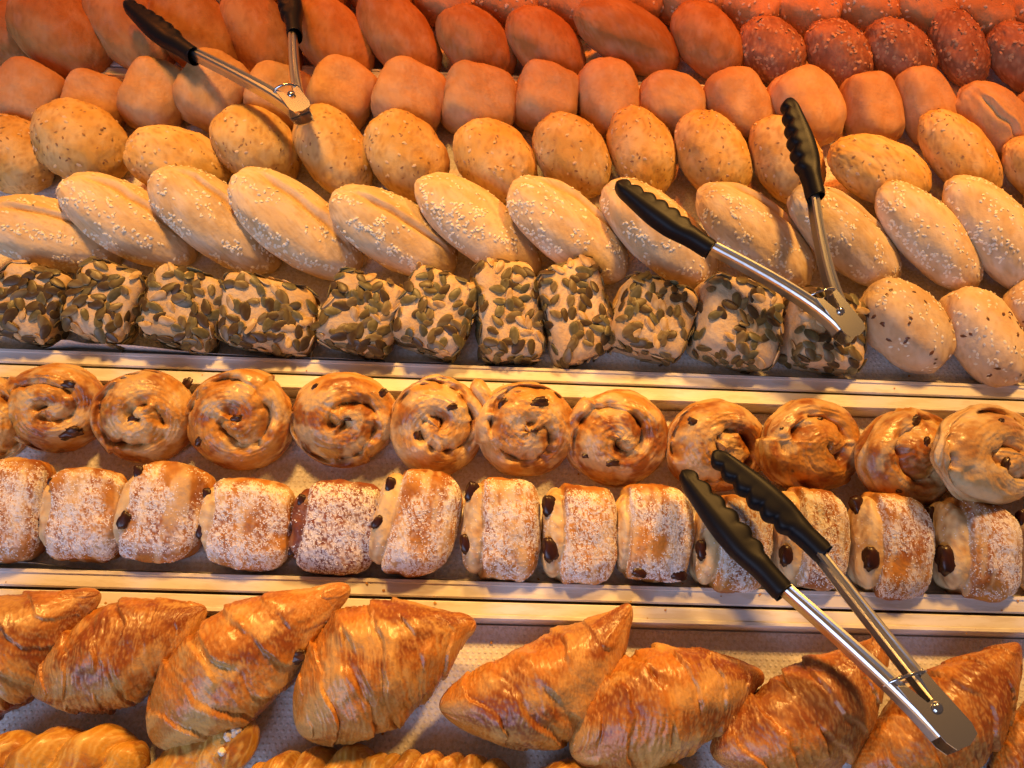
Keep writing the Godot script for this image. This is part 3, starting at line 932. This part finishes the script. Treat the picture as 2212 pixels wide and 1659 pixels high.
func tongs(lab: String, arms: Array, heel: Array, sep: float, lf0: float) -> void:
	# arms: per arm [tip, collar] points in the world; heel: [back end, front end of the hinge plates]
	var back: Vector3 = heel[0]
	var front: Vector3 = heel[1]
	var ax := (front - back).normalized()
	var nn: Vector3 = (arms[0][0] - back).cross(arms[1][0] - back).normalized()
	if nn.y < 0.0: nn = -nn
	nn = (nn - ax * nn.dot(ax)).normalized()
	var ac := nn.cross(ax).normalized()
	var o := thing("tongs", lab, "tongs", Transform3D(Basis.IDENTITY, back))
	var hh := 0.0065
	for k in 2:
		var tip: Vector3 = arms[k][0] - back
		var col: Vector3 = arms[k][1] - back
		var side := signf(ac.dot(tip)) if absf(ac.dot(tip)) > 0.0 else 1.0
		if k == 1 and sign(ac.dot(arms[0][0] - back)) == side:
			side = -signf(ac.dot(arms[0][0] - back)) if absf(ac.dot(arms[0][0] - back)) > absf(ac.dot(tip)) else side
		elif k == 0 and sign(ac.dot(arms[1][0] - back)) == side and absf(ac.dot(tip)) < absf(ac.dot(arms[1][0] - back)):
			side = -side
		var start := ac * side * sep * 0.5
		var toward := (tip - col).normalized()
		var inc := nn.cross(toward).normalized()
		if inc.dot(ac * side) > 0.0: inc = -inc
		var pts := [start, start + (front - back) * 0.98, col - inc * lf0 * 0.36]
		var rings := []
		for s in 15:
			var f := s / 14.0
			var p: Vector3
			# bezier bend leaving the hinge, then straight to the collar
			p = pts[0] * pow(1 - f, 2) + pts[1] * 2.0 * f * (1 - f) + pts[2] * f * f
			var tg: Vector3 = ((pts[1] - pts[0]) * (1 - f) + (pts[2] - pts[1]) * f).normalized()
			var inn := (nn.cross(tg)).normalized()
			if inn.dot(ac * side) > 0.0: inn = -inn
			var lf := lerpf(lf0, lf0 * 0.72, f)
			var h := lerpf(hh, hh * 0.9, f)
			var t := 0.0009
			var ring := []
			for w in [[0.0012, -h], [lf, -h], [lf, -h + t], [t, -h + t], [t, 0], [t, h - t - 0.0012], [t + 0.0012, h - t - 0.0004], [lf - 0.001, h - t], [lf, h - t - 0.0012], [lf + t, h - t - 0.001], [lf, h - 0.0002], [lf - 0.0018, h + 0.0003], [lf * 0.55, h - 0.0007], [0.0034, h], [0.0018, h - 0.0004], [0.0006, h - 0.0016], [0, h - 0.0036], [0, -h + 0.0012]]:
				ring.append(p + inn * w[0] + nn * w[1])
			rings.append(ring)
		part("arm", sweep(rings), M.steel, o)
		# head: a sleeve that runs into a scalloped spoon
		var d := (tip - col)
		var len := d.length()
		var dn := d.normalized()
		var inn2 := nn.cross(dn).normalized()
		if inn2.dot(ac * side) > 0.0: inn2 = -inn2
		var hr := []
		var ns := 64
		for s in ns + 1:
			var f := float(s) / ns
			var p2 := col - dn * 0.012 + dn * (len + 0.012) * f
			var wd := lerpf(0.0074, 0.0108, sm(0.14, 0.42, f)) * lerpf(1.0, 0.62, sm(0.5, 1.0, f))
			var tip_round := sqrt(clampf(1.0 - pow(clampf((f - 0.88) / 0.12, 0, 1), 2), 0.0, 1.0))
			var thick := lerpf(0.0088, 0.0105, sm(0.15, 0.5, f)) * (0.3 + 0.7 * tip_round) * lerpf(1.0, 0.75, sm(0.5, 1.0, f))
			if f < 0.03: wd *= 0.9
			var wav := sm(0.22, 0.3, f) * 0.0034 * (absf(sin(PI * f * 8.0)) - 0.5)
			var hollow := sm(0.2, 0.34, f) * tip_round
			var ring2 := []
			for j in 28:
				var an := TAU * j / 28
				var u := cos(an)
				var y := signf(sin(an)) * pow(absf(sin(an)), 0.75)
				var pu := -u * wd * tip_round
				if u < 0.0: pu += wav * pow(-u, 0.5) * tip_round
				# hollow face between a raised rim
				var yy := y * thick - signf(y) * hollow * 0.0016 * exp(-pow((u + 0.2) / 0.5, 2))
				var c0 := -0.0015 * sin(f * PI)
				ring2.append(p2 + inn2 * (c0 + pu) + nn * yy)
			hr.append(ring2)
		part("tip", smooth_sweep(hr), M.silicone, o)
	# hinge plates above and below the arms, notched at the front, with a rivet through both
	for q in [1.0, -1.0]:
		var pl := []
		var hw := sep * 0.5 - 0.0006
		var ln := (front - back).length()
		var shape := [Vector2(-0.010, -hw * 0.8), Vector2(-0.004, -hw), Vector2(ln, -hw), Vector2(ln - 0.004, -hw * 0.5), Vector2(ln - 0.016, -hw * 0.22), Vector2(ln - 0.016, hw * 0.22), Vector2(ln - 0.004, hw * 0.5), Vector2(ln, hw), Vector2(-0.004, hw), Vector2(-0.010, hw * 0.8), Vector2(-0.012, 0)]
		for z in [0.0, 0.001]:
			var ring := []
			for w in shape: ring.append(ax * w.x + ac * w.y + nn * q * (hh + 0.0004 + z))
			pl.append(ring)
		part("hinge_plate", sweep(pl), M.plate, o)
	var rv := SphereMesh.new()
	rv.radius = 0.0034
	rv.height = 0.0044
	rv.radial_segments = 20
	rv.rings = 8
	part("rivet", rv, M.wire, o, Transform3D(Basis(ax, nn, ax.cross(nn)), ax * 0.012 + nn * (hh + 0.0016)))
	# wire ring that locks the arms
	var wr := []
	var fl := front - back
	for s in 41:
		var an := TAU * s / 40.0
		var cc := fl * 1.02 + ac * cos(an) * (sep * 0.62) + nn * sin(an) * (hh + 0.0042) + ax * cos(an) * 0.004
		var out := (ac * cos(an) + nn * sin(an)).normalized()
		var ring := []
		for j in 8:
			ring.append(cc + (out * cos(TAU * j / 8) + ax * sin(TAU * j / 8)) * 0.0011)
		wr.append(ring)
	part("locking_ring", smooth_sweep(wr), M.wire, o)

func make_tongs() -> void:
	tongs("steel tongs with nearly closed black scalloped tips lying across the front tray rim", [[at(1472, 1018, 0.066), at(1668, 1250, 0.072)], [at(1538, 978, 0.066), at(1752, 1172, 0.072)]], [at(2048, 1575, 0.092), at(1955, 1470, 0.086)], 0.022, 0.0092)
	tongs("open steel tongs with black tips, their hinge resting on a pumpkin seed roll", [[at(1330, 395, 0.098), at(1510, 522, 0.086)], [at(1700, 215, 0.102), at(1755, 402, 0.088)]], [at(1826, 706, 0.066), at(1772, 640, 0.070)], 0.021, 0.0094)
	tongs("open steel tongs in reddish light, their hinge among the plain buns", [[at(272, 8, 0.070), at(404, 110, 0.073)], [at(612, -62, 0.068), at(634, 62, 0.072)]], [at(646, 236, 0.078), at(622, 205, 0.077)], 0.020, 0.0094)

# ---------------------------------------------------------------- trays and paper
func box_into(st: SurfaceTool, a: Vector3, b: Vector3, bev: float) -> void:
	# a bar along x from a to b with bevelled long edges
	var y0 := a.y; var y1 := b.y; var z0 := a.z; var z1 := b.z
	var prof := [Vector2(y0, z0 + bev), Vector2(y0 + bev, z0), Vector2(y1 - bev, z0), Vector2(y1, z0 + bev), Vector2(y1, z1 - bev), Vector2(y1 - bev, z1), Vector2(y0 + bev, z1), Vector2(y0, z1 - bev)]
	st.set_smooth_group(-1)
	for j in 8:
		var p: Vector2 = prof[j]
		var q: Vector2 = prof[(j + 1) % 8]
		var v := [Vector3(a.x, p.x, p.y), Vector3(b.x, p.x, p.y), Vector3(a.x, q.x, q.y), Vector3(b.x, q.x, q.y)]
		for k in [0, 1, 2, 2, 1, 3]: st.add_vertex(v[k])
	for x in [a.x, b.x]:
		for j in 6:
			for k in [0, j + 1, j + 2]: st.add_vertex(Vector3(x, prof[k].x, prof[k].y))

func bar(a: Vector3, b: Vector3, bev: float) -> ArrayMesh:
	var st := SurfaceTool.new()
	st.begin(Mesh.PRIMITIVE_TRIANGLES)
	box_into(st, a, b, bev)
	st.generate_normals()
	return st.commit()

func tray(lab: String, zb: float, zf: float) -> void:
	# zb .. zf: outer edges, rear and front
	var x0 := -0.78
	var x1 := 0.78
	var top := 0.016
	var fl := 0.0125
	var mid := (zb + zf) * 0.5
	var o := thing("bread_tray", lab, "tray", Transform3D(Basis.IDENTITY, Vector3(0, 0, mid)))
	part("base", bar(Vector3(x0 + 0.013, -0.004, zb - mid + fl), Vector3(x1 - 0.013, -0.0015, zf - mid - fl), 0.0006), M.tray, o)
	for q in [[zb, zb + fl, zb + fl - 0.0022, zb + fl], [zf - fl, zf, zf - fl, zf - fl + 0.0022]]:
		var st := SurfaceTool.new()
		st.begin(Mesh.PRIMITIVE_TRIANGLES)
		box_into(st, Vector3(x0, top - 0.003, q[0] - mid), Vector3(x1, top, q[1] - mid), 0.0009)
		box_into(st, Vector3(x0, -0.004, q[2] - mid), Vector3(x1, top - 0.0031, q[3] - mid), 0.0004)
		var zi: float = q[1] - 0.0034 if q[0] == zb else q[0] + 0.0004
		box_into(st, Vector3(x0 + 0.002, top + 0.0001, zi - mid), Vector3(x1 - 0.002, top + 0.0010, zi - mid + 0.003), 0.0004)
		st.generate_normals()
		part("rim", st.commit(), M.tray, o)
	for sx in [x0, x1 - 0.0125]:
		part("rim", bar(Vector3(sx, -0.004, zb - mid + fl + 0.001), Vector3(sx + 0.0125, top, zf - mid - fl - 0.001), 0.001), M.tray, o)

func liner(lab: String, zb: float, zf: float, front_up: float, curl: bool) -> void:
	# a sheet of embossed paper on the tray floor, turned up along the front rim
	var nx := 260
	var nzr := 60
	var st := SurfaceTool.new()
	st.begin(Mesh.PRIMITIVE_TRIANGLES)
	st.set_smooth_group(0)
	var mid := (zb + zf) * 0.5
	for i in nzr + 1:
		for j in nx + 1:
			var x := lerpf(-0.75, 0.75, float(j) / nx)
			var f := float(i) / nzr
			var z := lerpf(zb, zf, f)
			var y := 0.0006 + 0.0007 * (0.5 + nz(Vector3(x, 0, z), 800.0))
			var near := clampf((f - 0.965) / 0.035, 0.0, 1.0)
			var ed := front_up * (1.0 + 0.12 * nz(Vector3(x, 3, 0), 1500.0))
			if curl and x < 0.0:
				ed += 0.009 * exp(-pow((x + 0.29) / 0.035, 2)) + 0.010 * exp(-pow((x + 0.345) / 0.010, 2)) + 0.003 * sm(-0.38, -0.3, x) * sm(0.05, -0.1, x)
			y += near * near * ed
			z -= near * 0.004 * exp(-pow((x + 0.33) / 0.03, 2))
			st.add_vertex(Vector3(x, y, z - mid))
	for i in nzr:
		for j in nx:
			var a := i * (nx + 1) + j
			for k in [a, a + 1, a + nx + 1, a + 1, a + nx + 2, a + nx + 1]: st.add_index(k)
	st.generate_normals()
	var o := part("paper_liner", st.commit(), M.paper, self, Transform3D(Basis.IDENTITY, Vector3(0, 0, mid)))
	o.name = numbered("paper_liner")
	tag(o, lab, "paper liner")

func make_trays() -> void:
	var rim_y := 0.016
	var g1 := at(1106, 824, rim_y).z      # gap between bread tray and swirl tray
	var g2 := at(1106, 1298, rim_y).z     # gap between swirl tray and croissant tray
	var g0 := at(1106, 184, rim_y).z      # gap behind the plain buns
	var gap := 0.0011
	tray("white plastic tray under the tan oval rolls at the back", g0 - 0.34, g0 - gap)
	tray("white plastic tray under the sesame and pumpkin seed rolls", g0 + gap, g1 - gap)
	tray("white plastic tray under the raisin swirls and chocolate pastries", g1 + gap, g2 - gap)
	tray("white plastic tray under the croissants", g2 + gap, g2 + 0.36)
	liner("white embossed paper under the tan oval rolls", g0 - 0.32, g0 - 0.014, 0.01, false)
	liner("white embossed paper under the sesame rolls, curled up at the rim", g0 + 0.015, g1 - 0.0145, 0.0135, true)
	liner("white embossed paper under the chocolate pastries and raisin swirls", g1 + 0.015, g2 - 0.0145, 0.013, false)
	liner("white embossed paper under the croissants", g2 + 0.015, g2 + 0.34, 0.012, false)
	var sh := part("shelf", bar(Vector3(-1.0, -0.04, -1.6), Vector3(1.0, -0.0045, 0.4), 0.002), M.shelf, self)
	tag(sh, "", "", "", "structure")

# ---------------------------------------------------------------- light
func spot(called: String, lab: String, p: Vector3, target: Vector3, col: Color, energy: float, angle: float, size: float) -> void:
	var dirv := (target - p).normalized()
	var o := thing(called, lab, "lamp", Transform3D(Basis.IDENTITY, p))
	var l := SpotLight3D.new()
	l.name = "lamp_light"
	l.light_color = col
	l.light_energy = energy
	l.spot_angle = angle
	l.spot_angle_attenuation = 0.8
	l.spot_range = 6.0
	l.spot_attenuation = 2.0
	l.light_size = size
	l.shadow_enabled = true
	o.add_child(l)
	l.look_at_from_position(p, target, Vector3(0.1, 0.2, 1))
	l.position = dirv * 0.03
	# reflector lamp: bulb face and a metal shade behind it
	var bm := SphereMesh.new()
	bm.radius = size
	bm.height = size * 1.2
	var gm := flat_mat(col, 0.4)
	gm.emission_enabled = true
	gm.emission = col
	gm.emission_energy_multiplier = 6.0
	var up := Basis(Quaternion(Vector3.DOWN, dirv))
	part("bulb", bm, gm, o, Transform3D(up, Vector3.ZERO))
	var sh := CylinderMesh.new()
	sh.top_radius = size * 0.5
	sh.bottom_radius = size * 1.5
	sh.height = size * 3.0
	sh.cap_bottom = false
	part("shade", sh, M.steel, o, Transform3D(up, -dirv * size * 1.9))

func setup_light() -> void:
	var w := WorldEnvironment.new()
	w.name = "world"
	var e := Environment.new()
	e.background_mode = Environment.BG_COLOR
	e.background_color = Color(0.36, 0.30, 0.28)
	e.background_energy_multiplier = 1.0
	e.tonemap_mode = Environment.TONE_MAPPER_LINEAR
	e.tonemap_exposure = 1.0
	e.sdfgi_enabled = true
	e.ssao_enabled = true
	e.ssil_enabled = true
	w.environment = e
	add_child(w)
	# daylight from a shop window in front, to the left of the camera
	var a := AreaLight3D.new()
	a.name = "window_daylight"
	a.area_size = Vector2(1.3, 0.9)
	a.light_color = Color(0.74, 0.82, 1.0)
	a.light_energy = 2.0
	a.area_range = 6.0
	a.shadow_enabled = true
	add_child(a)
	a.look_at_from_position(Vector3(-0.85, 1.0, 1.15), Vector3(0, 0, -0.3), Vector3.UP)

func make_lamps() -> void:
	var warm := Color(1.0, 0.73, 0.37)
	spot("spot_lamp", "warm reflector lamp over the sesame rolls, above the open tongs", Vector3(0.60, 0.85, -0.95), Vector3(0.25, 0, -0.12), warm, 1.6, 28.0, 0.075)
	spot("spot_lamp", "warm reflector lamp over the oat rolls, away from the open tongs", Vector3(-0.30, 0.85, -0.95), Vector3(-0.18, 0, -0.12), warm, 1.5, 28.0, 0.075)
	var red := Color(1.0, 0.44, 0.08)
	for x in [-0.42, 0.08, 0.52]:
		spot("heat_lamp", "red orange heat lamp above the %s at the back" % {-0.42: "black tong heads", 0.08: "tan oval rolls", 0.52: "dark seeded rolls"}[x], Vector3(x, 0.62, -1.02), Vector3(x, 0, -0.78), red, 0.55 if x > 0.0 else 0.34, 33.0, 0.03)

func _ready() -> void:
	rng.seed = 7
	noise.seed = 3
	noise.noise_type = FastNoiseLite.TYPE_SIMPLEX_SMOOTH
	noise.frequency = 0.01
	noise.fractal_type = FastNoiseLite.FRACTAL_NONE
	setup_camera()
	setup_light()
	make_materials()
	make_seeds()
	make_lamps()
	make_trays()
	row_back()
	row_plain()
	row_oat()
	row_sesame()
	row_pumpkin()
	row_swirls()
	row_chocolate()
	row_croissants()
	row_front()
	make_tongs()
	crumbs()
